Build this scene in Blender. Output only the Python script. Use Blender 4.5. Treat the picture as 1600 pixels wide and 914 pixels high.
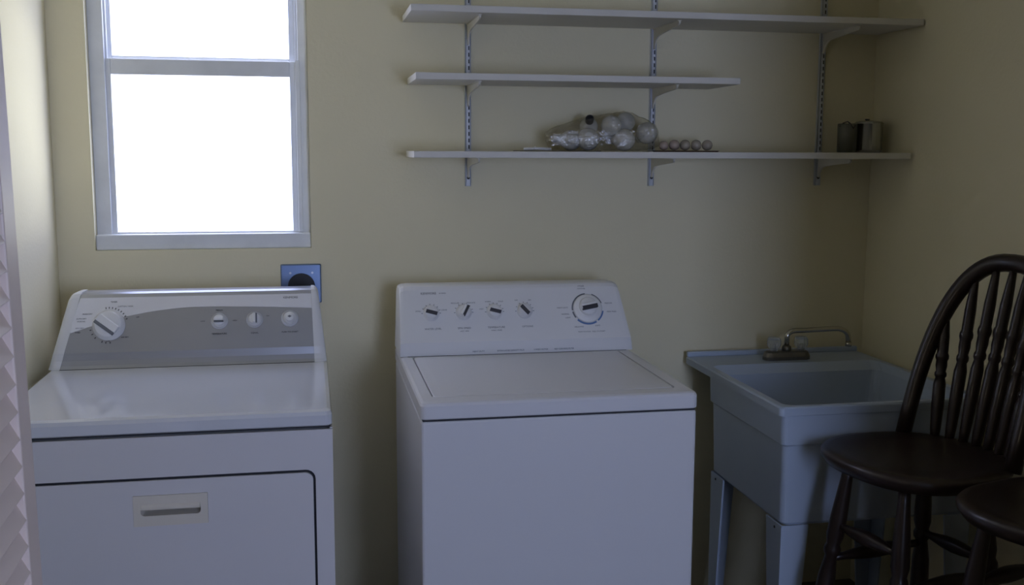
import bpy, bmesh, math, random
from mathutils import Matrix, Vector
random.seed(7)
PI = math.pi
for o in list(bpy.data.objects):
    bpy.data.objects.remove(o, do_unlink=True)
scene = bpy.context.scene
COL = scene.collection

# ------------------------------------------------------------------ camera
cam_d = bpy.data.cameras.new('camera')
cam_d.sensor_width = 36.0
cam_d.lens = 36.684
cam_d.clip_start = 0.02
cam = bpy.data.objects.new('camera', cam_d)
R = (0.98191916, -0.18926080, 0.00388787)
U = (0.02149949, 0.13190130, 0.99102968)
B = (-0.18807588, -0.97302744, 0.13358543)
cam.matrix_world = Matrix(((R[0], U[0], B[0], 0.6202), (R[1], U[1], B[1], -3.2458),
                           (R[2], U[2], B[2], 1.4976), (0, 0, 0, 1)))
COL.objects.link(cam)
scene.camera = cam

# ------------------------------------------------------------------ world, daylight, exposure
scene.view_settings.view_transform = 'Standard'
scene.view_settings.look = 'None'
scene.view_settings.exposure = 0.0
scene.view_settings.gamma = 1.0
scene.view_settings.use_curve_mapping = False
world = bpy.data.worlds.new('overcast_sky'); scene.world = world
world.use_nodes = True
bg = world.node_tree.nodes['Background']
bg.inputs['Color'].default_value = (0.56, 0.61, 0.98, 1)
bg.inputs['Strength'].default_value = 6.3


def area(name, loc, aim, sx, sy, power, col):
    d = bpy.data.lights.new(name, 'AREA')
    d.shape = 'RECTANGLE'; d.size = sx; d.size_y = sy; d.energy = power; d.color = col
    o = bpy.data.objects.new(name, d); o.location = loc
    o.rotation_euler = (Vector(aim) - Vector(loc)).to_track_quat('-Z', 'Y').to_euler()
    COL.objects.link(o)
    return o


# cool daylight from the window in the far right of the room behind the camera
area('rear_window_daylight', (1.55, -4.36, 1.35), (1.3, 0, 0.9), 0.6, 1.0, 24.0, (0.475, 0.605, 0.96))
# added warm fill from behind left, placed to yellow the right wall and corner
area('warm_corner_fill', (-1.85, -3.75, 1.75), (2.4, 0, 1.3), 0.4, 0.4, 3.0, (1.0, 0.86, 0.62))
# daylight falling in through the laundry window (sunlit yard outside, light comes in low)
area('yard_daylight', (0.75, 1.20, 0.95), (-0.11, -0.70, 1.60), 1.8, 0.8, 52.0, (1.0, 1.0, 0.8))

# ------------------------------------------------------------------ materials
MATS = {}


def mat(name, col, rough=0.5, metal=0.0, spec=0.5, bump=0.0, bscale=60.0, var=0.0, vscale=3.0,
        coat=0.0, trans=0.0, ior=1.45, alpha=1.0):
    if name in MATS: return MATS[name]
    m = bpy.data.materials.new(name); m.use_nodes = True
    nt = m.node_tree; b = nt.nodes['Principled BSDF']
    b.inputs['Base Color'].default_value = (*col, 1)
    b.inputs['Roughness'].default_value = rough
    b.inputs['Metallic'].default_value = metal
    b.inputs['Specular IOR Level'].default_value = spec
    b.inputs['IOR'].default_value = ior
    b.inputs['Coat Weight'].default_value = coat
    b.inputs['Coat Roughness'].default_value = 0.08
    b.inputs['Transmission Weight'].default_value = trans
    b.inputs['Alpha'].default_value = alpha
    tc = nt.nodes.new('ShaderNodeTexCoord')
    if var > 0:
        n = nt.nodes.new('ShaderNodeTexNoise'); n.inputs['Scale'].default_value = vscale
        n.inputs['Detail'].default_value = 4
        mx = nt.nodes.new('ShaderNodeMix'); mx.data_type = 'RGBA'
        mx.inputs['A'].default_value = (*[c * (1 - var) for c in col], 1)
        mx.inputs['B'].default_value = (*[min(1, c * (1 + var)) for c in col], 1)
        nt.links.new(tc.outputs['Object'], n.inputs['Vector'])
        nt.links.new(n.outputs['Fac'], mx.inputs['Factor'])
        nt.links.new(mx.outputs['Result'], b.inputs['Base Color'])
    if bump > 0:
        n2 = nt.nodes.new('ShaderNodeTexNoise'); n2.inputs['Scale'].default_value = bscale
        n2.inputs['Detail'].default_value = 3
        bp = nt.nodes.new('ShaderNodeBump'); bp.inputs['Strength'].default_value = bump
        bp.inputs['Distance'].default_value = 0.002
        nt.links.new(tc.outputs['Object'], n2.inputs['Vector'])
        nt.links.new(n2.outputs['Fac'], bp.inputs['Height'])
        nt.links.new(bp.outputs['Normal'], b.inputs['Normal'])
    MATS[name] = m
    return m


WALL = mat('wall_paint', (0.79, 0.725, 0.505), 0.75, bump=0.35, bscale=90, var=0.03, vscale=2.5, spec=0.25)
CEIL = mat('ceiling_paint', (0.74, 0.71, 0.60), 0.9)
HALLP = mat('hall_paint', (0.36, 0.32, 0.22), 0.9)
FLOOR = mat('floor_vinyl', (0.16, 0.13, 0.09), 0.55, var=0.15, vscale=6)
TRIMP = mat('trim_paint', (0.78, 0.78, 0.76), 0.4)
WINP = mat('window_paint', (0.74, 0.76, 0.78), 0.32, bump=0.6, bscale=25, var=0.12, vscale=14)
DOORP = mat('louver_paint', (0.90, 0.75, 0.66), 0.45, bump=0.1)
ENAMEL = mat('white_enamel', (0.72, 0.705, 0.72), 0.34, coat=0.2, var=0.015, vscale=4)
ENAMEL_TOP = mat('sheen_tinted_enamel', (0.71, 0.73, 0.78), 0.10, spec=0.8, coat=0.8)  # bluish sheen of the dryer top is mixed into this colour
WENAMEL = mat('washer_enamel', (0.70, 0.70, 0.72), 0.36, coat=0.15, var=0.015, vscale=4)
PLASTIC = mat('white_plastic', (0.76, 0.76, 0.76), 0.35)
SKIRT = mat('pale_skirt', (0.52, 0.53, 0.56), 0.3)
CREAM = mat('cream_plastic', (0.74, 0.69, 0.60), 0.4)
GREY = mat('grey_panel', (0.40, 0.41, 0.44), 0.3, metal=0.5)
SILVER = mat('silver_panel', (0.84, 0.86, 0.95), 0.27, metal=0.4)
DARKG = mat('dark_gap', (0.03, 0.03, 0.035), 0.7)
INK = mat('dark_print', (0.05, 0.05, 0.06), 0.6)
INKG = mat('grey_print', (0.16, 0.17, 0.19), 0.6)
BLUEINK = mat('blue_print', (0.12, 0.22, 0.45), 0.6)
STEEL = mat('brushed_steel', (0.55, 0.57, 0.6), 0.28, metal=1.0)
PLATE = mat('outlet_steel', (0.20, 0.27, 0.42), 0.3, metal=0.9)
POTM = mat('pot_aluminium', (0.40, 0.40, 0.37), 0.2, metal=1.0)
BLACK = mat('black_plastic', (0.015, 0.015, 0.02), 0.5)
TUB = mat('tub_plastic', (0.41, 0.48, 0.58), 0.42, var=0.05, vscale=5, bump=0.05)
CHROME = mat('chrome', (0.55, 0.53, 0.47), 0.14, metal=1.0)
CHROMEB = mat('tarnished_chrome', (0.16, 0.15, 0.13), 0.3, metal=0.8)
ACRYL = mat('clear_acrylic', (0.85, 0.9, 0.92), 0.08, trans=0.75)
WOOD = mat('dark_cherry_wood', (0.020, 0.011, 0.009), 0.36, var=0.3, vscale=8, coat=0.15)
SHELFP = mat('shelf_laminate', (0.66, 0.64, 0.58), 0.5)
STANDP = mat('standard_enamel', (0.62, 0.65, 0.70), 0.4)
BRACKP = mat('bracket_enamel', (0.66, 0.63, 0.54), 0.45)
BULBW = mat('frosted_bulb', (0.60, 0.60, 0.57), 0.18, spec=0.7)
BULBC = mat('pinkish_bulb', (0.42, 0.33, 0.27), 0.15, spec=0.7)
CARD = mat('dark_card', (0.05, 0.04, 0.035), 0.7)


def glassy(name, tint, tr, rough=0.05):
    m = bpy.data.materials.new(name); m.use_nodes = True
    nt = m.node_tree; nt.nodes.clear()
    o = nt.nodes.new('ShaderNodeOutputMaterial'); mx = nt.nodes.new('ShaderNodeMixShader')
    t = nt.nodes.new('ShaderNodeBsdfTransparent'); g = nt.nodes.new('ShaderNodeBsdfGlossy')
    t.inputs['Color'].default_value = (*tint, 1); g.inputs['Roughness'].default_value = rough
    g.inputs['Color'].default_value = (1, 1, 1, 1)
    mx.inputs['Fac'].default_value = tr
    nt.links.new(t.outputs[0], mx.inputs[1]); nt.links.new(g.outputs[0], mx.inputs[2])
    nt.links.new(mx.outputs[0], o.inputs[0])
    return m


PANE = glassy('window_glass', (0.97, 0.98, 0.97), 0.04)
BAG = glassy('clear_plastic_film', (0.90, 0.89, 0.85), 0.17, 0.11)
_nt = BAG.node_tree; _g = [n for n in _nt.nodes if n.type == 'BSDF_GLOSSY'][0]
_tc = _nt.nodes.new('ShaderNodeTexCoord'); _no = _nt.nodes.new('ShaderNodeTexNoise'); _no.inputs['Scale'].default_value = 38
_no.inputs['Detail'].default_value = 5; _bp = _nt.nodes.new('ShaderNodeBump'); _bp.inputs['Strength'].default_value = 1.0
_bp.inputs['Distance'].default_value = 0.012
_nt.links.new(_tc.outputs['Object'], _no.inputs['Vector']); _nt.links.new(_no.outputs['Fac'], _bp.inputs['Height'])
_nt.links.new(_bp.outputs['Normal'], _g.inputs['Normal'])


# ------------------------------------------------------------------ mesh builder
def words(T, parent, items):
    for s_, x, y, size, m_ in items:
        k = MB(T); k.text(s_, x, y, size); k.build('printed_word', m_, parent)


class MB:
    def __init__(self, m=None):
        self.bm = bmesh.new(); self.m = m or Matrix.Identity(4); self.mi = 0; self.mats = []

    def mat(self, material):
        if material not in self.mats: self.mats.append(material)
        self.mi = self.mats.index(material)
        return self

    def _merge(self, b, smooth=False):
        for f in b.faces: f.material_index = self.mi; f.smooth = smooth or f.smooth
        bmesh.ops.transform(b, matrix=self.m, verts=b.verts)
        me = bpy.data.meshes.new('tmp'); b.to_mesh(me); b.free()
        self.bm.from_mesh(me); bpy.data.meshes.remove(me)

    def box(self, x0, x1, y0, y1, z0, z1, bev=0.0, seg=2, rot=None):
        b = bmesh.new(); bmesh.ops.create_cube(b, size=1)
        for v in b.verts:
            v.co = Vector(((v.co.x) * (x1 - x0), v.co.y * (y1 - y0), v.co.z * (z1 - z0)))
        if bev > 0:
            bmesh.ops.bevel(b, geom=list(b.edges), offset=bev, segments=seg, profile=0.5, affect='EDGES')
        M = Matrix.Translation(((x0 + x1) / 2, (y0 + y1) / 2, (z0 + z1) / 2))
        if rot is not None: M = M @ rot
        bmesh.ops.transform(b, matrix=M, verts=b.verts)
        self._merge(b); return self

    def prism(self, pts, a0, a1, axis='x', bev=0.0, seg=2, scale1=None):
        """polygon pts extruded along axis. axis x: pts=(y,z); y: (x,z); z: (x,y)"""
        def P(p, a):
            return {'x': (a, p[0], p[1]), 'y': (p[0], a, p[1]), 'z': (p[0], p[1], a)}[axis]
        b = bmesh.new()
        A = [b.verts.new(P(p, a0)) for p in pts]; Bv = [b.verts.new(P(p, a1)) for p in pts]
        b.faces.new(A); b.faces.new(Bv[::-1])
        n = len(pts)
        for i in range(n):
            b.faces.new((A[i], Bv[i], Bv[(i + 1) % n], A[(i + 1) % n]))
        bmesh.ops.recalc_face_normals(b, faces=b.faces)
        if bev > 0:
            bmesh.ops.bevel(b, geom=list(b.edges), offset=bev, segments=seg, profile=0.5, affect='EDGES')
        self._merge(b); return self

    def loops(self, loops, cap0=True, cap1=True, smooth=False, closed=True):
        b = bmesh.new(); L = [[b.verts.new(p) for p in l] for l in loops]
        n = len(L[0])
        for a, c in zip(L[:-1], L[1:]):
            for i in range(n if closed else n - 1):
                j = (i + 1) % n
                f = b.faces.new((a[i], a[j], c[j], c[i])); f.smooth = smooth
        if cap0: b.faces.new(L[0][::-1])
        if cap1: b.faces.new(L[-1])
        bmesh.ops.recalc_face_normals(b, faces=b.faces)
        self._merge(b); return self

    def lathe(self, prof, n=24, axis='z', c=(0, 0, 0), smooth=True, sx=1.0, sy=1.0):
        ls = []
        for r, h in prof:
            l = []
            for i in range(n):
                a = 2 * PI * i / n; p = (max(r, 1e-5) * math.cos(a) * sx, max(r, 1e-5) * math.sin(a) * sy, h)
                if axis == 'x': p = (p[2], p[0], p[1])
                if axis == 'y': p = (p[0], p[2], p[1])
                l.append((p[0] + c[0], p[1] + c[1], p[2] + c[2]))
            ls.append(l)
        return self.loops(ls, True, True, smooth)

    def tube(self, pts, rads, n=12, smooth=True, cap=True):
        pts = [Vector(p) for p in pts]
        if isinstance(rads, (int, float)): rads = [rads] * len(pts)
        ls = []; prev = None
        for i, p in enumerate(pts):
            d = (pts[min(i + 1, len(pts) - 1)] - pts[max(i - 1, 0)]).normalized()
            if prev is None:
                ref = Vector((0, 0, 1)) if abs(d.z) < 0.9 else Vector((1, 0, 0))
                u = d.cross(ref).normalized()
            else:
                u = (prev - d * prev.dot(d)).normalized()
            v = d.cross(u); prev = u
            ls.append([tuple(p + (u * math.cos(2 * PI * k / n) + v * math.sin(2 * PI * k / n)) * rads[i])
                       for k in range(n)])
        return self.loops(ls, cap, cap, smooth)

    def turned(self, p0, p1, prof, n=12):
        p0, p1 = Vector(p0), Vector(p1)
        return self.tube([p0.lerp(p1, t) for t, r in prof], [r for t, r in prof], n)

    def holed(self, outer, inner, a0, a1):
        """plate in the xz plane between y=a0 (front) and y=a1 with a hole; outer/inner: (x,z) lists"""
        b = bmesh.new()
        for y in (a0, a1):
            ed = []
            for lst in (outer, inner):
                vs = [b.verts.new((p[0], y, p[1])) for p in lst]
                ed += [b.edges.new((vs[i], vs[(i + 1) % len(vs)])) for i in range(len(vs))]
            bmesh.ops.triangle_fill(b, use_beauty=True, edges=ed, use_dissolve=False)
        b2 = b
        for lst in (outer, inner):
            n = len(lst)
            for i in range(n):
                p, q = lst[i], lst[(i + 1) % n]
                vs = [b2.verts.new((p[0], a0, p[1])), b2.verts.new((q[0], a0, q[1])),
                      b2.verts.new((q[0], a1, q[1])), b2.verts.new((p[0], a1, p[1]))]
                b2.faces.new(vs)
        bmesh.ops.remove_doubles(b2, verts=b2.verts, dist=1e-5)
        bmesh.ops.recalc_face_normals(b2, faces=b2.faces)
        self._merge(b2); return self

    def text(self, s, x, y, size, align='CENTER', ext=0.0004):
        """flat lettering in the local xy plane, z up"""
        cu = bpy.data.curves.new('t', 'FONT'); cu.body = s; cu.size = size
        cu.align_x = align; cu.align_y = 'CENTER'; cu.extrude = ext; cu.resolution_u = 2
        o = bpy.data.objects.new('t', cu)
        me = o.to_mesh()
        b = bmesh.new(); b.from_mesh(me); o.to_mesh_clear()
        bpy.data.objects.remove(o); bpy.data.curves.remove(cu)
        for v in b.verts: v.co += Vector((x, y, 0))
        self._merge(b); return self

    def build(self, name, material=None, parent=None, smooth_angle=None):
        me = bpy.data.meshes.new(name)
        self.bm.to_mesh(me); self.bm.free()
        for m_ in (self.mats or [material]): me.materials.append(m_)
        o = bpy.data.objects.new(name, me); COL.objects.link(o)
        if parent is not None: o.parent = parent
        return o


def tag(o, label=None, cat=None, group=None, kind=None):
    if label: o['label'] = label
    if cat: o['category'] = cat
    if group: o['group'] = group
    if kind: o['kind'] = kind
    return o


def thing(name, loc, label=None, cat=None, group=None, kind=None, rz=0.0):
    o = bpy.data.objects.new(name, None); o.location = loc; o.rotation_euler = (0, 0, rz)
    o.empty_display_size = 0.1
    COL.objects.link(o)
    return tag(o, label, cat, group, kind)


def rel(loc):
    return MB(Matrix.Translation(-Vector(loc)))


def struct(name, mb, m=None, label=None, cat=None):
    return tag(mb.build(name, m), label, cat, kind='structure')


def rr(x0, x1, y0, y1, r, z=None, n=5):
    pts = []
    for cx, cy, a0 in ((x1 - r, y1 - r, 0), (x0 + r, y1 - r, 90), (x0 + r, y0 + r, 180), (x1 - r, y0 + r, 270)):
        for k in range(n + 1):
            a = math.radians(a0 + 90 * k / n)
            p = (cx + r * math.cos(a), cy + r * math.sin(a))
            pts.append(p if z is None else (p[0], p[1], z))
    return pts


# ------------------------------------------------------------------ room shell
XL, XR, HC = -0.11, 2.475, 2.44
WX0, WX1, WZ0, WZ1 = -0.005, 0.621, 1.203, 2.16
YR = -4.5
back = MB().holed([(XL - 0.1, 0.0), (XR + 0.1, 0.0), (XR + 0.1, HC), (XL - 0.1, HC)],
                  [(WX0, WZ0), (WX1, WZ0), (WX1, WZ1), (WX0, WZ1)], 0.0, 0.13)
struct('wall_back', back, WALL, 'pale yellow beige back wall behind the machines', 'wall')
struct('wall_left', MB().box(XL - 0.1, XL, -1.85, 0.0, 0, HC), WALL,
       'narrow strip of beige left wall lit by the window', 'wall')
struct('wall_right', MB().box(XR, XR + 0.1, -1.85, 0.0, 0, HC), WALL, 'shadowed olive right wall beside the sink', 'wall')
struct('wall_front', MB().box(-2.0, 0.10, -1.95, -1.85, 0, HC).box(0.10, 1.84, -1.95, -1.85, 2.14, HC).box(1.84, 4.2, -1.95, -1.85, 0, HC), WALL,  # unseen right end reaches in to keep daylight off the right corner
       'wall around the laundry opening', 'wall')
struct('wall_hall', MB().box(-2.1, -2.0, YR, -1.85, 0, HC), HALLP, 'side wall of the room behind the camera', 'wall')
struct('wall_hall_right', MB().box(4.2, 4.3, YR, -1.85, 0, HC), HALLP, 'other side wall of the room behind the camera', 'wall')
rear = MB().holed([(-2.1, 0.0), (4.3, 0.0), (4.3, HC), (-2.1, HC)],
                  [(1.22, 0.80), (1.88, 0.80), (1.88, 1.9), (1.22, 1.9)], YR, YR + 0.1)
struct('wall_rear', rear, HALLP, 'wall behind the camera with a small window', 'wall')
struct('floor', MB().box(-2.1, 4.3, YR, 0.13, -0.1, 0.0), FLOOR, 'dark vinyl floor', 'floor')
struct('ceiling', MB().box(-2.1, 4.3, YR, 0.13, HC, HC + 0.1), CEIL, 'off white ceiling', 'ceiling')

# ------------------------------------------------------------------ window (double hung, painted white)
win = thing('window_1', (0.31, 0.05, WZ0), 'white painted double hung window above the dryer', 'window', kind='structure')
L0 = (0.31, 0.05, WZ0)
fr = rel(L0)
fr.box(WX0, 0.038, 0.035, 0.125, WZ0, WZ1, 0.002)
fr.box(0.592, WX1, 0.035, 0.125, WZ0, WZ1, 0.002)
fr.box(0.038, 0.592, 0.035, 0.125, 2.11, WZ1, 0.002)
fr.box(0.030, 0.044, 0.052, 0.064, 1.25, 2.11, 0.002)
fr.box(0.584, 0.598, 0.028, 0.066, 1.25, 1.768, 0.002)
fr.box(0.584, 0.598, 0.060, 0.080, 1.70, 2.11, 0.001)
fr.build('frame', WINP, win)
sl = rel(L0); sl.box(WX0, WX1, 0.012, 0.125, WZ0, WZ0 + 0.046, 0.004); sl.build('sill', WINP, win)


def sash(x0, x1, z0, z1, y0, y1, gx0, gx1, gz0, gz1):
    s = rel(L0)
    s.box(x0, gx0, y0, y1, z0, z1, 0.002); s.box(gx1, x1, y0, y1, z0, z1, 0.002)
    s.box(gx0, gx1, y0, y1, z0, gz0, 0.002); s.box(gx0, gx1, y0, y1, gz1, z1, 0.002)
    o = s.build('sash', WINP, win)
    g = rel(L0); g.box(gx0 - 0.004, gx1 + 0.004, (y0 + y1) / 2 - 0.0015, (y0 + y1) / 2 + 0.0015, gz0 - 0.004, gz1 + 0.004)
    g.build('pane', PANE, o)
    return o


sash(0.036, 0.594, 1.760, 2.118, 0.078, 0.104, 0.053, 0.566, 1.776, 2.10)
sash(0.036, 0.588, 1.248, 1.765, 0.045, 0.072, 0.053, 0.567, 1.254, 1.719)

# ------------------------------------------------------------------ louvered bifold door at the opening
LO = (0.19, -1.60, 0.02)
door = thing('door_1', LO, 'open white louvered bifold door at the left edge', 'door', kind='structure')
door.rotation_euler = (math.radians(3.2), 0, 0)


def leaf(x, yend, name):
    # the leaf stands in the yz plane, its stile end at yend, running towards the viewer
    w = 0.56
    f = MB()
    f.box(x - 0.014, x + 0.014, yend - 0.060, yend, 0.0, 2.03, 0.003)
    f.box(x - 0.014, x + 0.014, yend - w, yend - w + 0.060, 0.0, 2.03, 0.003)
    for z0, z1 in ((0, 0.14), (0.66, 0.73), (1.95, 2.03)):
        f.box(x - 0.013, x + 0.013, yend - w + 0.060, yend - 0.060, z0, z1, 0.002)
    o = f.build(name, DOORP, door)
    s = MB()
    for a, b_ in ((0.15, 0.655), (0.735, 1.945)):
        z = a + 0.025
        while z < b_ - 0.024:
            s.box(x - 0.0255, x + 0.0255, yend - w + 0.058, yend - 0.056, z - 0.003, z + 0.003, 0.0015,
                  rot=Matrix.Rotation(math.radians(64), 4, 'Y'))
            z += 0.041
    s.build('louver_slats', DOORP, o)


leaf(0.0, 0.040, 'door_leaf')
leaf(-0.034, 0.078, 'door_leaf')

# ------------------------------------------------------------------ dryer outlet
OL = (0.588, -0.005, 1.094)
ot = thing('dryer_outlet', OL, 'square steel outlet plate with a black round socket above the dryer', 'outlet')
q = rel(OL); q.box(0.527, 0.649, -0.008, 0.0, 1.034, 1.155, 0.004); q.build('cover_plate', PLATE, ot)
q = rel(OL); q.lathe([(0.040, 0), (0.041, 0.006), (0.036, 0.013), (0.034, 0.014)], 32, 'y', (0.589, -0.021, 1.086))
q.build('socket', BLACK, ot)
q = rel(OL)
q.lathe([(0.0035, 0), (0.0035, 0.002)], 12, 'y', (0.556, -0.0098, 1.128)); q.build('screw', STEEL, ot)
q = rel(OL); q.lathe([(0.0035, 0), (0.0035, 0.002)], 12, 'y', (0.622, -0.0098, 1.128)); q.build('screw', STEEL, ot)


# ------------------------------------------------------------------ appliances
def face_matrix(A, Bp, x=0.0):
    """frame on the console face: local x = world x, local y = up the face, local z = out of the face"""
    v = Vector((0, Bp[0] - A[0], Bp[1] - A[1])).normalized()
    u = Vector((1, 0, 0)); n = u.cross(v)
    return Matrix(((u.x, v.x, n.x, x), (u.y, v.y, n.y, A[0]), (u.z, v.z, n.z, A[1]), (0, 0, 0, 1)))


def knob(parent, M, x, v, r, ang, style, grip=PLASTIC, skirt=0):
    T = Matrix.Translation(-parent.location) @ M @ Matrix.Translation((x, v, 0)) @ Matrix.Rotation(ang, 4, 'Z')
    k = MB(T)
    k.lathe([(r * 1.12, 0), (r * 1.12, 0.003), (r, 0.005), (r * 0.93, 0.016), (r * 0.86, 0.019), (r * 0.3, 0.0195)], 32)
    o = k.build('knob', PLASTIC, parent)
    if skirt:
        g = MB(T); g.lathe([(r * skirt, 0), (r * skirt, 0.0012), (r * skirt * 0.9, 0.0022)], 32); g.build('skirt', SKIRT, o)
    g = MB(T)
    if style == 'button':
        g.lathe([(r * 0.8, 0.018), (r * 0.78, 0.026), (r * 0.66, 0.029), (0.0, 0.0295)], 28)
    else:
        g.box(-r * 0.85, r * 0.85, -r * 0.30, r * 0.30, 0.017, 0.031, min(0.004, r * 0.2), 3)
    g.build('grip', grip, o)
    if style == 'line':
        l = MB(T); l.box(-r * 0.80, r * 0.80, -r * 0.36, -r * 0.02, 0.0312, 0.0318)
        l.box(-r * 0.80, r * 0.80, -r * 0.40, -r * 0.20, 0.021, 0.0316, 0.0)
        l.build('pointer_mark', INK, o)
    if style == 'diamond':
        l = MB(T); l.box(-r * 0.80, r * 0.80, -r * 0.48, -r * 0.24, 0.0195, 0.030)
        l.build('pointer_mark', INKG, o)
    if style == 'button':
        l = MB(T); s_ = r * 0.36
        l.prism([(-s_, 0), (0, -s_ * 0.6), (s_, 0), (0, s_ * 0.6)], 0.0293, 0.0298, 'z')
        l.build('start_symbol', INKG, o)
    return o


def ticks(k, x, v, r, angs, w=0.0012, l=0.005):
    for a in angs:
        k.box(-l / 2, l / 2, -w / 2, w / 2, 0, 0.0005) if False else None
        ca, sa = math.cos(a), math.sin(a)
        p = [(x + ca * r - sa * w, v + sa * r + ca * w), (x + ca * r + sa * w, v + sa * r - ca * w),
             (x + ca * (r + l) + sa * w, v + sa * (r + l) - ca * w), (x + ca * (r + l) - sa * w, v + sa * (r + l) + ca * w)]
        k.prism(p, 0.0, 0.0005, 'z')


def arcband(k, x, v, r0, r1, a0, a1, n=16, h=0.0006):
    p = [(x + r1 * math.cos(a0 + (a1 - a0) * i / n), v + r1 * math.sin(a0 + (a1 - a0) * i / n)) for i in range(n + 1)]
    p += [(x + r0 * math.cos(a1 + (a0 - a1) * i / n), v + r0 * math.sin(a1 + (a0 - a1) * i / n)) for i in range(n + 1)]
    k.prism(p, 0.0, h, 'z')


# ---------- dryer
DX0, DX1, DYF, DYB = -0.078, 0.659, -0.893, -0.14
DL = (0.29, -0.52, 0)
dr = thing('clothes_dryer', DL, 'white front loading dryer with grey control panel under the window', 'dryer')
k = rel(DL); k.box(DX0, DX1, DYF + 0.040, DYB, 0.02, 0.872, 0.004); k.box(DX0, DX0 + 0.006, DYF + 0.009, DYF + 0.05, 0.02, 0.872); k.box(DX1 - 0.006, DX1, DYF + 0.009, DYF + 0.05, 0.02, 0.872)
for fx in (DX0 + 0.05, DX1 - 0.05):
    for fy in (DYF + 0.07, DYB - 0.06): k.lathe([(0.02, 0), (0.02, 0.022)], 12, 'z', (fx, fy, 0.0))
k.build('cabinet', ENAMEL, dr)
# front skin with the door opening
hole = rr(-0.042, 0.619, 0.20, 0.777, 0.022)
k = rel(DL); k.holed([(DX0, 0.08), (DX1, 0.08), (DX1, 0.8695), (DX0, 0.8695)], hole, DYF, DYF + 0.009)
k.build('front_panel', ENAMEL, dr)
k = rel(DL); k.holed([(DX0 + 0.01, 0.09), (DX1 - 0.01, 0.09), (DX1 - 0.01, 0.86), (DX0 + 0.01, 0.86)], [(0.2205, 0.6675), (0.3785, 0.6675), (0.3785, 0.7355), (0.2205, 0.7355)], DYF + 0.0092, DYF + 0.0112); k.box(DX0 + 0.004, DX1 - 0.004, DYF + 0.012, DYB, 0.8715, 0.878)
k.build('gap_shade_backing', DARKG, dr)  # dark sheet put in for the shade inside the door and top gaps
k = rel(DL)
dl = rr(-0.036, 0.6135, 0.205, 0.7705, 0.018)
hp = [(0.219, 0.666), (0.380, 0.666), (0.380, 0.737), (0.219, 0.737)]
k.holed(dl, hp, DYF - 0.001, DYF + 0.0045)
dd = k.build('door', ENAMEL, dr)
k = rel(DL)
k.holed([(0.2195, 0.6665), (0.3795, 0.6665), (0.3795, 0.7365), (0.2195, 0.7365)],
        rr(0.235, 0.364, 0.690, 0.714, 0.008, n=3), DYF - 0.003, DYF + 0.004)
k.prism([(DYF + 0.004, 0.703), (DYF + 0.004, 0.722), (DYF - 0.003, 0.716), (DYF - 0.007, 0.711), (DYF - 0.007, 0.705), (DYF - 0.003, 0.7025)], 0.236, 0.363, 'x', 0.001)
hl = [rr(0.235, 0.364, 0.690, 0.714, 0.008, n=3), rr(0.239, 0.360, 0.693, 0.722, 0.008, n=3)]
k.loops([[(p[0], DYF + 0.003, p[1]) for p in hl[0]], [(p[0], DYF + 0.030, p[1]) for p in hl[1]]], cap0=False, cap1=True)
k.build('handle', CREAM, dd)
# top
k = rel(DL)
k.loops([rr(DX0 + 0.004, DX1 - 0.004, DYF + 0.004, DYB, 0.012, 0.877), rr(DX0, DX1, DYF, DYB, 0.016, 0.880),
         rr(DX0, DX1, DYF, DYB, 0.016, 0.902), rr(DX0 + 0.003, DX1 - 0.003, DYF + 0.004, DYB - 0.003, 0.016, 0.910),
         rr(DX0 + 0.011, DX1 - 0.011, DYF + 0.014, DYB - 0.01, 0.016, 0.914)], smooth=False)
k.build('top', ENAMEL_TOP, dr)
# console: lower strip, tilted face
dA, dB = (-0.318, 0.956), (-0.262, 1.098)
DPROF = [(-0.332, 0.9145), (-0.326, 0.923), (-0.321, 0.936), (-0.3185, 0.950), dA, dB, (-0.255, 1.107), (-0.243, 1.111), (-0.17, 1.108), (-0.145, 1.09), (-0.14, 0.9145)]
def hh(z): return (z - 0.9145) / 0.197
def pin_l(z): return -0.047 + 0.050 * hh(z)
def pin_r(z): return 0.623 - 0.006 * hh(z)
k = rel(DL); k.loops([[(pin_l(z), y, z) for y, z in DPROF], [(pin_r(z), y, z) for y, z in DPROF]])
cons = k.build('console', GREY, dr)
k = rel(DL); k.box(-0.047, 0.623, -0.3335, -0.310, 0.9125, 0.9150); k.build('console_seam', DARKG, cons)


def endcap(pin, out0, out1):
    """curved white end piece, rounded over at the top outer corner"""
    k = rel(DL); n = 8; ls = []
    for i in range(n + 1):
        t = i / n; s = 1.012 - 0.085 * t ** 3.5; row = []
        for y, z in DPROF:
            zz = 0.9145 + (z - 0.9145) * s; h = hh(z)
            xi = pin(z); xo = out0 + (out1 - out0) * h
            row.append((xi + (xo - xi) * t, -0.22 + (y + 0.22) * (1.012 - 0.10 * t ** 3), zz))
        ls.append(row)
    k.loops(ls)
    return k.build('end_cap', PLASTIC, dr)


endcap(pin_l, -0.077, -0.030)
endcap(pin_r, 0.656, 0.637)
# silver sweep on the panel face
DM = face_matrix(dA, dB)
k = MB(Matrix.Translation(-Vector(DL)) @ DM)
H = math.hypot(dB[0] - dA[0], dB[1] - dA[1])
low = []
for i in range(25):
    t = i / 24; x = -0.030 + t * 0.648
    z = 1.005 + 0.064 * (1 - (1 - min(1, t / 0.55)) ** 2.0) - (0.010 * max(0, (t - 0.55) / 0.45) ** 1.5)
    low.append((x, (z - dA[1]) / (dB[1] - dA[1]) * H))
pts = low + [(0.6172, H), (0.0005, H)]
k.prism(pts, 0.0, 0.0008, 'z')
k.build('silver_sweep', SILVER, cons)


def vz(z, A, Bp):
    h = math.hypot(Bp[0] - A[0], Bp[1] - A[1])
    return (z - A[1]) / (Bp[1] - A[1]) * h


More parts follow.
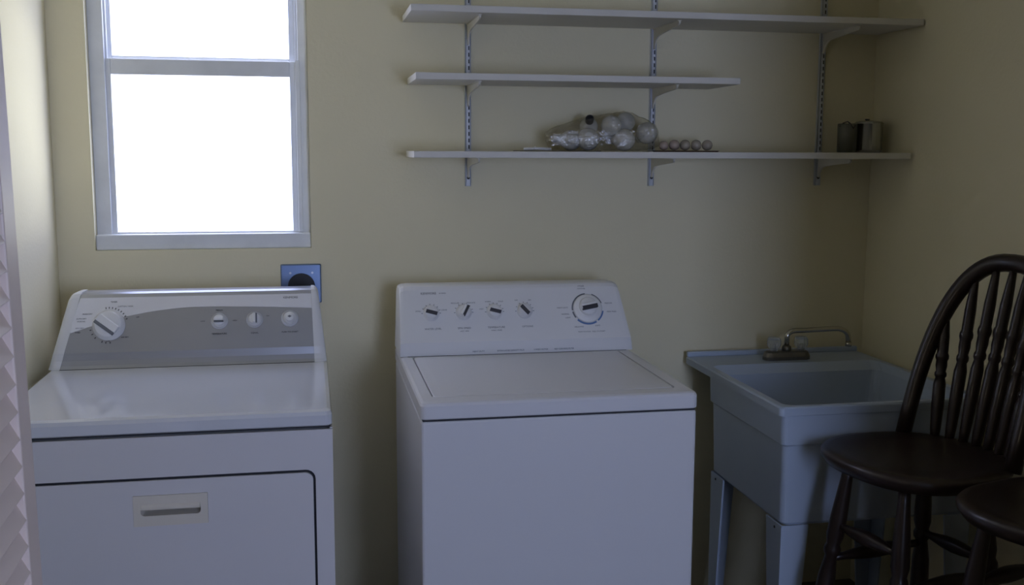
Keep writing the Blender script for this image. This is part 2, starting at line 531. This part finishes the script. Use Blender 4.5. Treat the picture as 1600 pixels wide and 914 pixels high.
knob(dr, DM, 0.076, vz(1.026, dA, dB), 0.038, math.radians(-38), 'diamond')
knob(dr, DM, 0.366, vz(1.030, dA, dB), 0.0160, math.radians(0), 'diamond', skirt=1.45)
knob(dr, DM, 0.461, vz(1.031, dA, dB), 0.0160, math.radians(90), 'diamond', skirt=1.45)
knob(dr, DM, 0.557, vz(1.032, dA, dB), 0.0165, 0, 'button', skirt=1.45)
TD = Matrix.Translation(-Vector(DL)) @ DM @ Matrix.Translation((0, 0, 0.001))
it = [('KENMORE', 0.560, vz(1.088, dA, dB), 0.0088, INK), ('TIMER', 0.088, vz(1.086, dA, dB), 0.0065, INK)]
for s, x, z in (('COTTON / HIGH', 0.118, 1.074), ('MORE DRY', 0.020, 1.056), ('AUTO DRY', 0.005, 1.044),
                ('NORMAL', 0.005, 1.037), ('LESS DRY', 0.001, 1.020), ('TIMED', -0.004, 1.009), ('OFF', 0.150, 1.045),
                ('AIR DRY', 0.118, 0.994), ('OFF', 0.075, 0.985)):
    it.append((s, x, vz(z, dA, dB), 0.0052, INK))
for s, x in (('TEMPERATURE', 0.366), ('SIGNAL', 0.461), ('PUSH TO START', 0.557)):
    it.append((s, x, vz(0.996, dA, dB), 0.0062, INK))
it += [('LOW', 0.322, vz(1.030, dA, dB), 0.005, INK), ('HIGH', 0.408, vz(1.030, dA, dB), 0.005, INK),
       ('MEDIUM', 0.366, vz(1.058, dA, dB), 0.005, INK), ('ON', 0.497, vz(1.040, dA, dB), 0.005, INK)]
words(TD, cons, it)
k = MB(TD)
ticks(k, 0.076, vz(1.026, dA, dB), 0.046, [math.radians(a) for a in (100, 90, 80, 70, 60, 50, 40, 30, 20, 195, 210, 225, 250, 262, 275)])
k.build('dial_scale', INK, cons)

# ---------- washer
VX0, VX1, VYF, VYB = 0.863, 1.549, -0.866, -0.12
VL = (1.205, -0.5, 0)
wa = thing('washing_machine', VL, 'white top loading washer with five dials between the dryer and the sink', 'washing machine')
k = rel(VL); k.box(VX0 + 0.002, VX1 - 0.003, VYF + 0.002, VYB, 0.02, 0.868, 0.006)
for fx in (VX0 + 0.05, VX1 - 0.05):
    for fy in (VYF + 0.07, VYB - 0.06): k.lathe([(0.02, 0), (0.02, 0.022)], 12, 'z', (fx, fy, 0.0))
k.build('cabinet', WENAMEL, wa)
k = rel(VL); k.box(VX0 + 0.006, VX1 - 0.006, VYF + 0.006, VYB, 0.867, 0.873); k.build('seam', DARKG, wa)
k = rel(VL)
LX0, LX1, LY0, LY1 = 0.897, 1.510, -0.812, -0.312
k.loops([rr(VX0 + 0.003, VX1 - 0.003, VYF + 0.003, VYB, 0.012, 0.8725), rr(VX0, VX1, VYF, VYB, 0.014, 0.875),
         rr(VX0, VX1, VYF, VYB, 0.014, 0.905), rr(VX0 + 0.003, VX1 - 0.003, VYF + 0.003, VYB - 0.003, 0.014, 0.911),
         rr(VX0 + 0.009, VX1 - 0.009, VYF + 0.01, VYB - 0.008, 0.014, 0.914),
         rr(LX0, LX1, LY0, LY1, 0.014, 0.914), rr(LX0, LX1, LY0, LY1, 0.014, 0.896)])
k.build('deck', WENAMEL, wa)
k = rel(VL)
g = 0.004
k.loops([rr(LX0 + g, LX1 - g, LY0 + g, LY1 - 0.001, 0.012, 0.898), rr(LX0 + g, LX1 - g, LY0 + g, LY1 - 0.001, 0.012, 0.912),
         rr(LX0 + g + 0.002, LX1 - g - 0.002, LY0 + g + 0.002, LY1 - 0.002, 0.012, 0.9145),
         rr(LX0 + 0.03, LX1 - 0.03, LY0 + 0.03, LY1 - 0.02, 0.02, 0.9165)])
k.build('lid', WENAMEL, wa)
wA, wB = (-0.3115, 0.954), (-0.243, 1.098)
WPROF = [(-0.307, 0.9145), (-0.310, 0.940), wA, wB, (-0.234, 1.107), (-0.220, 1.111), (-0.15, 1.108), (-0.125, 1.09), (-0.12, 0.9145)]
k = rel(VL)
ls = []
xs = [0.863, 0.866, 0.874, 0.890, 1.528, 1.543, 1.551, 1.555]
sc = [0.955, 0.975, 0.992, 1.0, 1.0, 0.992, 0.975, 0.955]
for x, s in zip(xs, sc):
    row = []
    for y, z in WPROF:
        h = (z - 0.9145) / 0.1965
        xx = x + (-0.030 * h if x > 1.2 else 0.006 * h)
        row.append((xx, -0.21 + (y + 0.21) * (0.5 + 0.5 * s) if s < 1 else y, 0.9145 + (z - 0.9145) * s))
    ls.append(row)
k.loops(ls)
wc = k.build('console', PLASTIC, wa)
k = rel(VL); k.box(0.885, 1.535, -0.3085, -0.300, 0.9130, 0.9150); k.build('console_seam', DARKG, wc)
WM = face_matrix(wA, wB)
zz = 1.034
for x, a in ((0.957, -16), (1.052, 62), (1.143, -16), (1.233, -50)):
    knob(wa, WM, x, vz(zz, wA, wB), 0.0205, math.radians(a), 'line')
v0 = vz(1.036, wA, wB)
T = Matrix.Translation(-Vector(VL)) @ WM
k = MB(T @ Matrix.Translation((1.424, v0, 0)))
k.lathe([(0.044, 0), (0.044, 0.004), (0.040, 0.007), (0.031, 0.008), (0.030, 0.009)], 40)
dial = k.build('dial_ring', PLASTIC, wa)
kb = knob(wa, WM, 1.424, v0 + 0.004, 0.029, math.radians(10), 'line'); kb.name = 'timer_knob'
for r1, a0, a1, m_ in ((0.0485, 95, 185, INKG), (0.0485, 190, 215, INKG), (0.0485, 20, 70, INKG), (0.0495, 225, 300, BLUEINK), (0.0490, 308, 350, BLUEINK)):
    k = MB(T @ Matrix.Translation((1.424, v0, 0)))
    arcband(k, 0, 0, 0.0445, r1, math.radians(a0), math.radians(a1))
    k.build('cycle_arc', m_, dial)
it = [('KENMORE', 0.952, vz(1.088, wA, wB), 0.0098, INK), ('80 SERIES', 0.993, vz(1.088, wA, wB), 0.005, INKG)]
for s, x in (('WATER LEVEL', 0.960), ('SPIN SPEED', 1.051), ('TEMPERATURE', 1.145), ('OPTIONS', 1.238)):
    it.append((s, x, vz(0.991, wA, wB), 0.0078, INKG))
it += [('AGIT / SPIN', 1.051, vz(0.983, wA, wB), 0.005, INKG), ('WASH / RINSE', 1.145, vz(0.983, wA, wB), 0.005, INKG)]
for s, x, z in (('SMALL', 0.920, 1.040), ('LARGE', 0.995, 1.042), ('REGULAR', 1.028, 1.060), ('DELICATE', 1.075, 1.060),
                ('HOT', 1.105, 1.042), ('WARM', 1.125, 1.062), ('COLD', 1.163, 1.062), ('OFF', 1.210, 1.064), ('ON', 1.250, 1.064),
                ('CYCLES', 1.410, 1.100), ('COTTON', 1.410, 1.0925), ('HEAVY DUTY', 1.348, 1.040), ('NORMAL', 1.355, 1.022), ('LIGHT', 1.362, 1.012),
                ('PERM PRESS', 1.497, 1.026), ('PRESOAK', 1.490, 1.050), ('DELICATES', 1.393, 0.986), ('KNITS', 1.450, 0.988),
                ('PUSH TO STOP   PULL TO START', 1.430, 0.972)):
    it.append((s, x, vz(z, wA, wB), 0.0056, INKG))
words(T, wc, it)
for x in (0.957, 1.052, 1.143, 1.233):
    k = MB(T)
    ticks(k, x, vz(zz, wA, wB), 0.0245, [math.radians(a) for a in (0, 20, 45, 70, 95, 120, 150, 180)], 0.0008, 0.004)
    k.build('dial_scale', INKG, wc)
lip = face_matrix((-0.307, 0.9145), (-0.310, 0.940))
words(Matrix.Translation(-Vector(VL)) @ lip @ Matrix.Translation((0, 0, 0.0006)), wc,
      [('HEAVY DUTY', 1.090, 0.010, 0.0058, INKG), ('EXTRA LARGE CAPACITY PLUS', 1.185, 0.010, 0.0058, INKG),
       ('3 SPEED MOTOR', 1.275, 0.010, 0.0058, INKG), ('SELF CLEANING FILTER', 1.345, 0.010, 0.0058, INKG)])

# ------------------------------------------------------------------ laundry sink
SX0, SX1, SY0, SY1, SZ = 1.826, 2.436, -0.745, -0.028, 0.832
SL = (2.13, -0.39, 0)
sk = thing('laundry_sink', SL, 'white plastic utility tub on legs in the right corner', 'sink')
k = rel(SL)
k.loops([rr(SX0 + 0.030, SX1 - 0.030, SY0 + 0.022, SY1 - 0.205, 0.02, 0.500),
         rr(SX0 + 0.024, SX1 - 0.024, SY0 + 0.016, SY1 - 0.199, 0.02, 0.508),
         rr(SX0 + 0.020, SX1 - 0.020, SY0 + 0.012, SY1 - 0.192, 0.015, 0.722),
         rr(SX0 + 0.013, SX1 - 0.013, SY0 + 0.006, SY1 - 0.186, 0.015, 0.727),
         rr(SX0 + 0.011, SX1 - 0.011, SY0 + 0.004, SY1 - 0.182, 0.015, 0.806),
         rr(SX0, SX1, SY0, SY1, 0.012, 0.808),
         rr(SX0, SX1, SY0, SY1, 0.012, SZ - 0.004),
         rr(SX0 + 0.004, SX1 - 0.004, SY0 + 0.004, SY1 - 0.003, 0.012, SZ),
         rr(SX0 + 0.024, SX1 - 0.024, SY0 + 0.020, SY1 - 0.165, 0.03, SZ),
         rr(SX0 + 0.030, SX1 - 0.030, SY0 + 0.026, SY1 - 0.198, 0.03, SZ - 0.025),
         rr(SX0 + 0.050, SX1 - 0.050, SY0 + 0.050, SY1 - 0.215, 0.05, 0.560),
         rr(SX0 + 0.090, SX1 - 0.090, SY0 + 0.090, SY1 - 0.230, 0.05, 0.530)], smooth=False)
tub = k.build('basin', TUB, sk)
k = rel(SL); k.box(SX0 + 0.002, SX1 - 0.002, SY1 - 0.018, SY1 - 0.002, SZ - 0.001, SZ + 0.016, 0.004)
k.build('back_lip', TUB, sk)


def tub_leg(sx, sy):
    """L shaped leg: flange on the side and flange on the front, both tapering down"""
    xo = SX0 + 0.022 if sx < 0 else SX1 - 0.022
    yo = SY0 + 0.015 if sy < 0 else SY1 - 0.197
    k = rel(SL)
    ix = -sx; iy = -sy
    t = 0.006
    ztop = 0.500
    # front or back flange, in xz
    A = [(xo + ix * 0.004, 0), (xo + ix * 0.043, 0), (xo + ix * 0.080, ztop), (xo, ztop + (0.0)), ]
    if sx < 0: A = A
    k.prism(A, yo, yo + iy * t, 'y', 0.0012)
    Bq = [(yo + iy * 0.004, 0), (yo + iy * 0.050, 0), (yo + iy * 0.098, ztop), (yo, ztop)]
    k.prism(Bq, xo, xo + ix * t, 'x', 0.0012)
    o = k.build('leg', TUB, sk)
    h = rel(SL)
    h.lathe([(0.004, 0), (0.004, 0.002)], 10, 'x', (xo - 0.0015 if sx < 0 else xo - 0.0005, yo + iy * 0.04, 0.485))
    h.build('screw', DARKG, o)
    if sy > 0:
        for z in (0.40, 0.22):
            h = rel(SL); h.lathe([(0.004, 0), (0.004, 0.002)], 10, 'y', (xo + ix * 0.03, yo - 0.0078, z)); h.build('screw', DARKG, o)


for sx in (-1, 1):
    for sy in (-1, 1): tub_leg(sx, sy)
# apron flange that the legs bolt to, around the lower body
# faucet
FY, FZ = -0.135, SZ + 0.001
k = rel(SL)
k.loops([rr(2.052, 2.212, FY - 0.026, FY + 0.026, 0.024, FZ), rr(2.052, 2.212, FY - 0.026, FY + 0.026, 0.024, FZ + 0.010),
         rr(2.058, 2.206, FY - 0.021, FY + 0.021, 0.020, FZ + 0.024), rr(2.066, 2.198, FY - 0.014, FY + 0.014, 0.013, FZ + 0.028)])
k.lathe([(0.016, 0.02), (0.015, 0.04), (0.011, 0.045)], 20, 'z', (2.132, FY, FZ))
fc = k.build('faucet', CHROMEB, sk)
k = rel(SL)
arc = [(2.132, FY, FZ + 0.03), (2.132, FY, FZ + 0.072)]
for i in range(1, 7):
    a = PI - i * PI / 12
    arc.append((2.160 + 0.028 * math.cos(a), FY, FZ + 0.072 + 0.020 * math.sin(a)))
arc += [(2.20, FY - 0.003, FZ + 0.093), (2.29, FY - 0.006, FZ + 0.096)]
for i in range(1, 7):
    a = PI / 2 - i * PI / 14
    arc.append((2.300 + 0.045 * math.cos(a), FY - 0.006, FZ + 0.066 + 0.030 * math.sin(a)))
arc += [(2.347, FY - 0.006, FZ + 0.046)]
k.tube(arc, 0.0085, 16); k.lathe([(0.0105, 0), (0.0105, 0.014)], 16, 'z', (2.347, FY - 0.006, FZ + 0.036))
k.build('spout', CHROME, fc)
for hx in (2.088, 2.182):
    k = rel(SL)
    k.lathe([(0.013, 0.026), (0.012, 0.036), (0.020, 0.040), (0.024, 0.050), (0.023, 0.066), (0.019, 0.072), (0.0, 0.073)], 8, 'z', (hx, FY, FZ), smooth=False)
    hd = k.build('handle', ACRYL, fc)
    k = rel(SL); k.lathe([(0.008, 0.026), (0.007, 0.050), (0.0, 0.051)], 12, 'z', (hx, FY - 0.001, FZ))
    k.build('stem', CHROME, hd)

# ------------------------------------------------------------------ wall shelving
SB = 1.391
SXS = (1.105, 1.700, 2.279)
SHELF = [(0.905, 2.470, 0.281, 1.884, 'long white top shelf board reaching the right wall'),
         (0.918, 1.885, 0.273, 1.699, 'short white middle shelf board between the two longer ones'),
         (0.912, 2.462, 0.261, 1.480, 'long white lowest shelf board carrying bulbs and pots')]
for i, x in enumerate(SXS):
    lb = ['slotted metal shelf standard nearest the window', 'slotted metal shelf standard in the middle, behind the bulb bag',
          'slotted metal shelf standard nearest the right corner'][i]
    o = thing('shelf_standard', (x, -0.006, SB), lb, 'shelf standard', 'slotted standards holding the shelves')
    k = rel((x, -0.006, SB))
    k.box(x - 0.009, x - 0.0062, -0.013, 0.0, SB, 2.30); k.box(x + 0.0062, x + 0.009, -0.013, 0.0, SB, 2.30)
    k.box(x - 0.009, x + 0.009, -0.013, -0.009, SB, 2.30, 0.001)
    k.build('channel', STANDP, o)
    k = rel((x, -0.006, SB)); z = SB + 0.075
    while z < 2.28:
        k.box(x + 0.0005, x + 0.0042, -0.0134, -0.0125, z, z + 0.012); z += 0.020
    k.build('slots', DARKG, o)
    k = rel((x, -0.006, SB)); k.lathe([(0.005, 0), (0.004, 0.003)], 12, 'y', (x, -0.0155, SB + 0.026)); k.build('screw', DARKG, o)
for x0, x1, d, z, lb in SHELF:
    o = MB(Matrix.Translation((-(x0 + x1) / 2, d / 2, -z))).box(x0, x1, -d, -0.014, z, z + 0.019, 0.0015).build('shelf_board', SHELFP)
    o.location = ((x0 + x1) / 2, -d / 2, z)
    tag(o, lb, 'shelf', 'white shelf boards')


def bracket(x, z, d, lb):
    L = d - 0.035
    base = [(-0.0132, z - 0.001), (-L, z - 0.001), (-L - 0.001, z - 0.009), (-L + 0.006, z - 0.014)]
    base += [(-L * 0.5, z - 0.021), (-0.062, z - 0.026), (-0.047, z - 0.030), (-0.036, z - 0.037), (-0.028, z - 0.047),
             (-0.021, z - 0.060), (-0.0132, z - 0.064)]
    k = MB(Matrix.Translation((-x, 0.013, -z)))
    k.prism(base, x - 0.0028, x + 0.0028, 'x', 0.0008)
    k.box(x - 0.006, x + 0.006, -L, -0.0135, z - 0.0025, z - 0.0004)
    o = k.build('shelf_bracket', BRACKP); o.location = (x, -0.013, z)
    tag(o, lb, 'shelf bracket', 'curved brackets under the shelves')


pos = ['nearest the window', 'in the middle', 'nearest the right corner']
for (x0, x1, d, z, lb), nm in zip(SHELF, ('top', 'middle', 'lowest')):
    for i, x in enumerate(SXS):
        if nm == 'middle' and i == 2: continue
        p = pos[i] if not (nm == 'middle' and i == 1) else 'nearer its free right end'
        bracket(x, z, d, 'off white curved bracket under the %s shelf, %s' % (nm, p))

# ------------------------------------------------------------------ things on the lowest shelf
ST = 1.4992
# dark card with a white tie
k = MB(); k.box(1.232, 1.48, -0.20, -0.09, 0.0002, 0.0022, 0.0006)
o = k.build('flat_card', CARD); o.location = (0, 0, ST); tag(o, 'thin dark card lying flat at the left end of the bulb bag', 'card')
k = MB()
for (a, b_) in (((1.246, -0.185, 0.0065), (1.330, -0.178, 0.0070)), ((1.252, -0.172, 0.0075), (1.318, -0.190, 0.0070))):
    k.tube([a, ((a[0] + b_[0]) / 2, (a[1] + b_[1]) / 2, 0.0085), b_], 0.004, 8)
k.tube([(1.276, -0.190, 0.007), (1.281, -0.181, 0.012), (1.286, -0.170, 0.007)], 0.003, 8)
o = k.build('white_cord', PLASTIC); o.location = (0, 0, ST); tag(o, 'short tied white cord lying on the dark card', 'cord')


def bulb(loc, r, dirv, mname, lb, grp, glass=BULBW, shell=CREAM):
    """globe bulb at loc (globe centre) with neck and screw base along dirv"""
    o = thing('globe_bulb' if r > 0.024 else 'small_bulb', loc, lb, 'light bulb', grp)
    q_ = Vector(dirv).normalized().to_track_quat('Z', 'Y').to_matrix().to_4x4()
    k = MB(q_)
    pr = [(0.0, -r)] + [(r * math.sin(a), -r * math.cos(a)) for a in [PI * i / 14 for i in range(1, 12)]]
    pr += [(r * 0.50, r * 0.95), (r * 0.45, r * 1.10)]
    k.lathe(pr, 24); k.build('glass_globe', glass, o)
    k = MB(q_)
    bp = [(r * 0.45, r * 1.08), (r * 0.46, r * 1.2)]
    for i in range(6): bp.append((r * (0.46 if i % 2 else 0.41), r * (1.25 + 0.1 * i)))
    bp += [(r * 0.2, r * 1.9), (0, r * 1.92)]
    k.lathe(bp, 16); k.build('screw_base', shell, o)
    return o


GR = 'globe bulbs in the plastic bag'
bl = [((1.524, -0.150, 1.578), 0.031, (0.5, 0.8, 0.2), 'pale globe bulb at the top centre of the bag'),
      ((1.450, -0.155, 1.536), 0.034, (0.25, 0.9, 0.1), 'large pale globe bulb low in the bag, left of centre'),
      ((1.560, -0.165, 1.535), 0.034, (-0.5, 0.8, 0.05), 'shiny streaked globe bulb low in the bag, right of centre'),
      ((1.637, -0.150, 1.556), 0.033, (-0.1, 0.9, -0.25), 'rounded globe bulb at the right end of the bag'),
      ((1.582, -0.105, 1.590), 0.030, (0, 0.9, -0.2), 'globe bulb at the back of the bag near its peak'),
      ((1.400, -0.140, 1.533), 0.031, (-1, 0.10, 0.12), 'globe bulb lying on its side at the left end of the bag'),
      ((1.468, -0.095, 1.576), 0.028, (-0.2, -1.0, 0.55), 'globe bulb with its dark base showing, upper left of the bag')]
for loc, r, d, lb in bl:
    bulb(loc, r, d, 'globe', lb, GR, shell=BLACK if 'dark base' in lb else PLASTIC)
# bag: a lumpy film skin around the bulbs
ico = bmesh.new(); bmesh.ops.create_icosphere(ico, subdivisions=5, radius=1.0)
cen = Vector((1.497, -0.140, 1.535)); infl = [(Vector(l), r + 0.0035) for l, r, d, lb in bl]
infl += [(Vector((1.342, -0.14, 1.545)), 0.024), (Vector((1.345, -0.14, 1.522)), 0.020), (Vector((1.42, -0.13, 1.562)), 0.032), (Vector((1.66, -0.14, 1.53)), 0.022), (Vector((1.50, -0.14, 1.535)), 0.03)]
for v in ico.verts:
    d = v.co.normalized(); best = 0.03
    # support function of the hull of the spheres, slightly sucked in
    d2 = Vector((d.x / 0.175, d.y / 0.055, d.z / 0.055)); d2.normalize()
    pr = max((c - cen).dot(d2) + r for c, r in infl)
    best_p = None; bv = -1
    s = 0; acc = Vector((0, 0, 0))
    for c, r in infl:
        h = (c - cen).dot(d2) + r; w = math.exp((h - pr) * 170)
        acc += (c + d2 * r) * w; s += w
    p = acc / s
    wr = 0.0016 * math.sin(p.x * 260 + p.z * 140) + 0.0013 * math.sin(p.z * 330 - p.x * 90 + p.y * 200)
    p = p + d2 * wr
    p.z = max(p.z, ST + 0.0026)
    v.co = p
for f in ico.faces: f.smooth = True
me = bpy.data.meshes.new('bulb_bag'); ico.to_mesh(me); ico.free(); me.materials.append(BAG)
o = bpy.data.objects.new('plastic_bag', me); COL.objects.link(o)
tag(o, 'crumpled clear plastic bag full of globe bulbs on the lowest shelf', 'bag')
# tray of small bulbs
k = MB(); k.loops([rr(1.672, 1.862, -0.175, -0.105, 0.01, 0.0), rr(1.668, 1.866, -0.179, -0.101, 0.01, 0.004),
                   rr(1.672, 1.862, -0.175, -0.105, 0.01, 0.0035)])
o = k.build('bulb_tray', mat('brown_tray', (0.10, 0.05, 0.03), 0.6)); o.location = (0, 0, ST)
tag(o, 'thin brown tray under a row of small bulbs', 'tray')
wd = ['leftmost small bulb in the row on the brown tray', 'small pinkish bulb second from the left on the brown tray',
      'small bulb in the middle of the row on the brown tray', 'small clear bulb second from the right on the brown tray',
      'rightmost small bulb in the row on the brown tray']
for i, x in enumerate((1.693, 1.727, 1.762, 1.798, 1.834)):
    r = 0.0165 - (0.002 if i == 0 else 0)
    bulb((x, -0.148, ST + 0.0045 + r), r, (0.05, 1, 0.0), 'small', wd[i], 'small bulbs on the tray', BULBC if i < 2 else mat('dull_clear_bulb', (0.36, 0.31, 0.24), 0.12, spec=0.8))

# pots
PL = (2.402, -0.105, ST)
o = thing('aluminium_pot', PL, 'small shiny lidded metal pot at the right end of the lowest shelf', 'pot')
k = MB(); k.lathe([(0.038, 0), (0.0435, 0.003), (0.0445, 0.010), (0.0445, 0.090), (0.046, 0.092), (0.046, 0.095), (0.042, 0.096)], 40)
k.build('pot_body', POTM, o)
k = MB(); k.lathe([(0.043, 0.0955), (0.042, 0.099), (0.025, 0.102), (0.0, 0.1025)], 36); ld = k.build('lid', POTM, o)
k = MB(); k.lathe([(0.006, 0.102), (0.005, 0.103), (0.008, 0.105), (0.007, 0.108), (0, 0.1085)], 16, 'z', (-0.006, 0, 0)); k.build('knob', BLACK, ld)
CL = (2.321, -0.115, ST)
o = thing('metal_canister', CL, 'dull dark metal canister with bent wire handle, left of the shiny pot', 'canister')
k = MB(); k.lathe([(0.026, 0), (0.0295, 0.003), (0.0300, 0.090), (0.0285, 0.092), (0.028, 0.092), (0.026, 0.02), (0, 0.02)], 32)
k.build('canister_body', mat('dull_tin', (0.13, 0.13, 0.11), 0.45, metal=0.7), o)
k = MB(); k.tube([(-0.0295, -0.006, 0.082), (-0.020, -0.012, 0.094), (-0.010, -0.020, 0.098), (-0.003, -0.0285, 0.090), (0.004, -0.032, 0.076), (0.011, -0.031, 0.086)], 0.0022, 8)
k.build('wire_handle', BLACK, o)

# ------------------------------------------------------------------ bar stools
STZ = 0.760


def seat_loop(s, z, n=48, dip=0.0):
    pts = []
    for i in range(n):
        a = 2 * PI * i / n; c, sn = math.cos(a), math.sin(a)
        e = 2 / 2.5
        x = 0.218 * s * math.copysign(abs(c) ** e, c); y = 0.212 * s * math.copysign(abs(sn) ** e, sn)
        x *= 1.0 - 0.10 * (y / 0.212) * (1 if y > 0 else 0.2)
        pts.append((x, y, z - dip * (1 - abs(x) / 0.25)))
    return pts


LEGP = [(0, .014), (.06, .015), (.20, .021), (.27, .022), (.30, .017), (.315, .021), (.33, .021), (.345, .015), (.42, .022), (.55, .0235),
        (.68, .021), (.72, .015), (.735, .021), (.76, .021), (.78, .014), (.85, .018), (1.0, .013)]
STRP = [(0, .009), (.15, .010), (.35, .017), (.5, .019), (.65, .017), (.85, .010), (1, .009)]
SPP = [(0, .011), (.08, .0135), (.25, .0165), (.42, .0165), (.47, .0125), (.485, .0155), (.505, .0155), (.52, .0125), (.56, .015), (.60, .0145),
       (.62, .0175), (.64, .0175), (.66, .0145), (.78, .0145), (.90, .011), (1.0, .008)]


def make_stool(loc, rz, lb):
    t = thing('bar_stool', loc, lb, 'bar stool', 'dark wooden bar stools', rz=rz)
    k = MB()
    k.loops([seat_loop(0.80, STZ - 0.045), seat_loop(0.93, STZ - 0.038), seat_loop(0.99, STZ - 0.020), seat_loop(1.0, STZ - 0.010),
             seat_loop(0.97, STZ - 0.001), seat_loop(0.90, STZ + 0.001), seat_loop(0.75, STZ - 0.006), seat_loop(0.5, STZ - 0.012, dip=0.003),
             seat_loop(0.2, STZ - 0.013, dip=0.004)], smooth=True)
    k.build('seat', WOOD, t)
    tops = [(-.09, -.13), (.10, -.13), (.09, .12), (-.09, .12)]
    bots = [(-.165, -.200), (.160, -.195), (.155, .19), (-.155, .19)]
    def at(i, z):
        s = (STZ - 0.035 - z) / (STZ - 0.035)
        return (tops[i][0] + (bots[i][0] - tops[i][0]) * s, tops[i][1] + (bots[i][1] - tops[i][1]) * s, z)
    for i in range(4):
        k = MB(); k.turned(at(i, STZ - 0.032), at(i, 0.0), LEGP, 14); k.build('leg', WOOD, t)
    for i, j, z in ((0, 1, .36), (1, 2, .47), (2, 3, .50), (3, 0, .47), (0, 1, .56), (1, 2, .27), (3, 0, .27), (2, 3, .30)):
        k = MB(); k.turned(at(i, z), at(j, z), STRP, 12); k.build('stretcher', WOOD, t)
    # bow
    lean = 0.115
    def bow(t_):
        a = PI * t_
        x = -0.178 * math.copysign(abs(math.cos(a)) ** 0.70, math.cos(a)); h = 0.475 * abs(math.sin(a)) ** 0.72 - 0.012
        y = 0.125 + lean * (h / 0.47) + 0.05 * (1 - abs(x / 0.178) ** 2)
        return Vector((x, y, STZ + h))
    k = MB(); n = 40
    k.tube([bow(i / n) for i in range(n + 1)], [0.0205 + 0.003 * math.sin(PI * i / n) for i in range(n + 1)], 12)
    k.build('back_bow', WOOD, t)
    for i in range(7):
        u = (i - 3) / 3.0
        bx = u * 0.118; by = 0.192 - 0.018 * u * u
        # top: find the bow point with matching fan-out
        tx = u * 0.148
        best = min((abs(bow(q_ / 200).x - tx), q_) for q_ in range(20, 181))[1]
        k = MB(); k.turned((bx, by, STZ - 0.012), bow(best / 200), SPP, 12); k.build('spindle', WOOD, t)
    return t


make_stool((2.085, -0.970, 0), math.radians(-78), 'dark wooden spindle back bar stool in front of the sink')
make_stool((2.185, -1.395, 0), math.radians(-165), 'nearer dark bar stool cut off at the lower right corner')
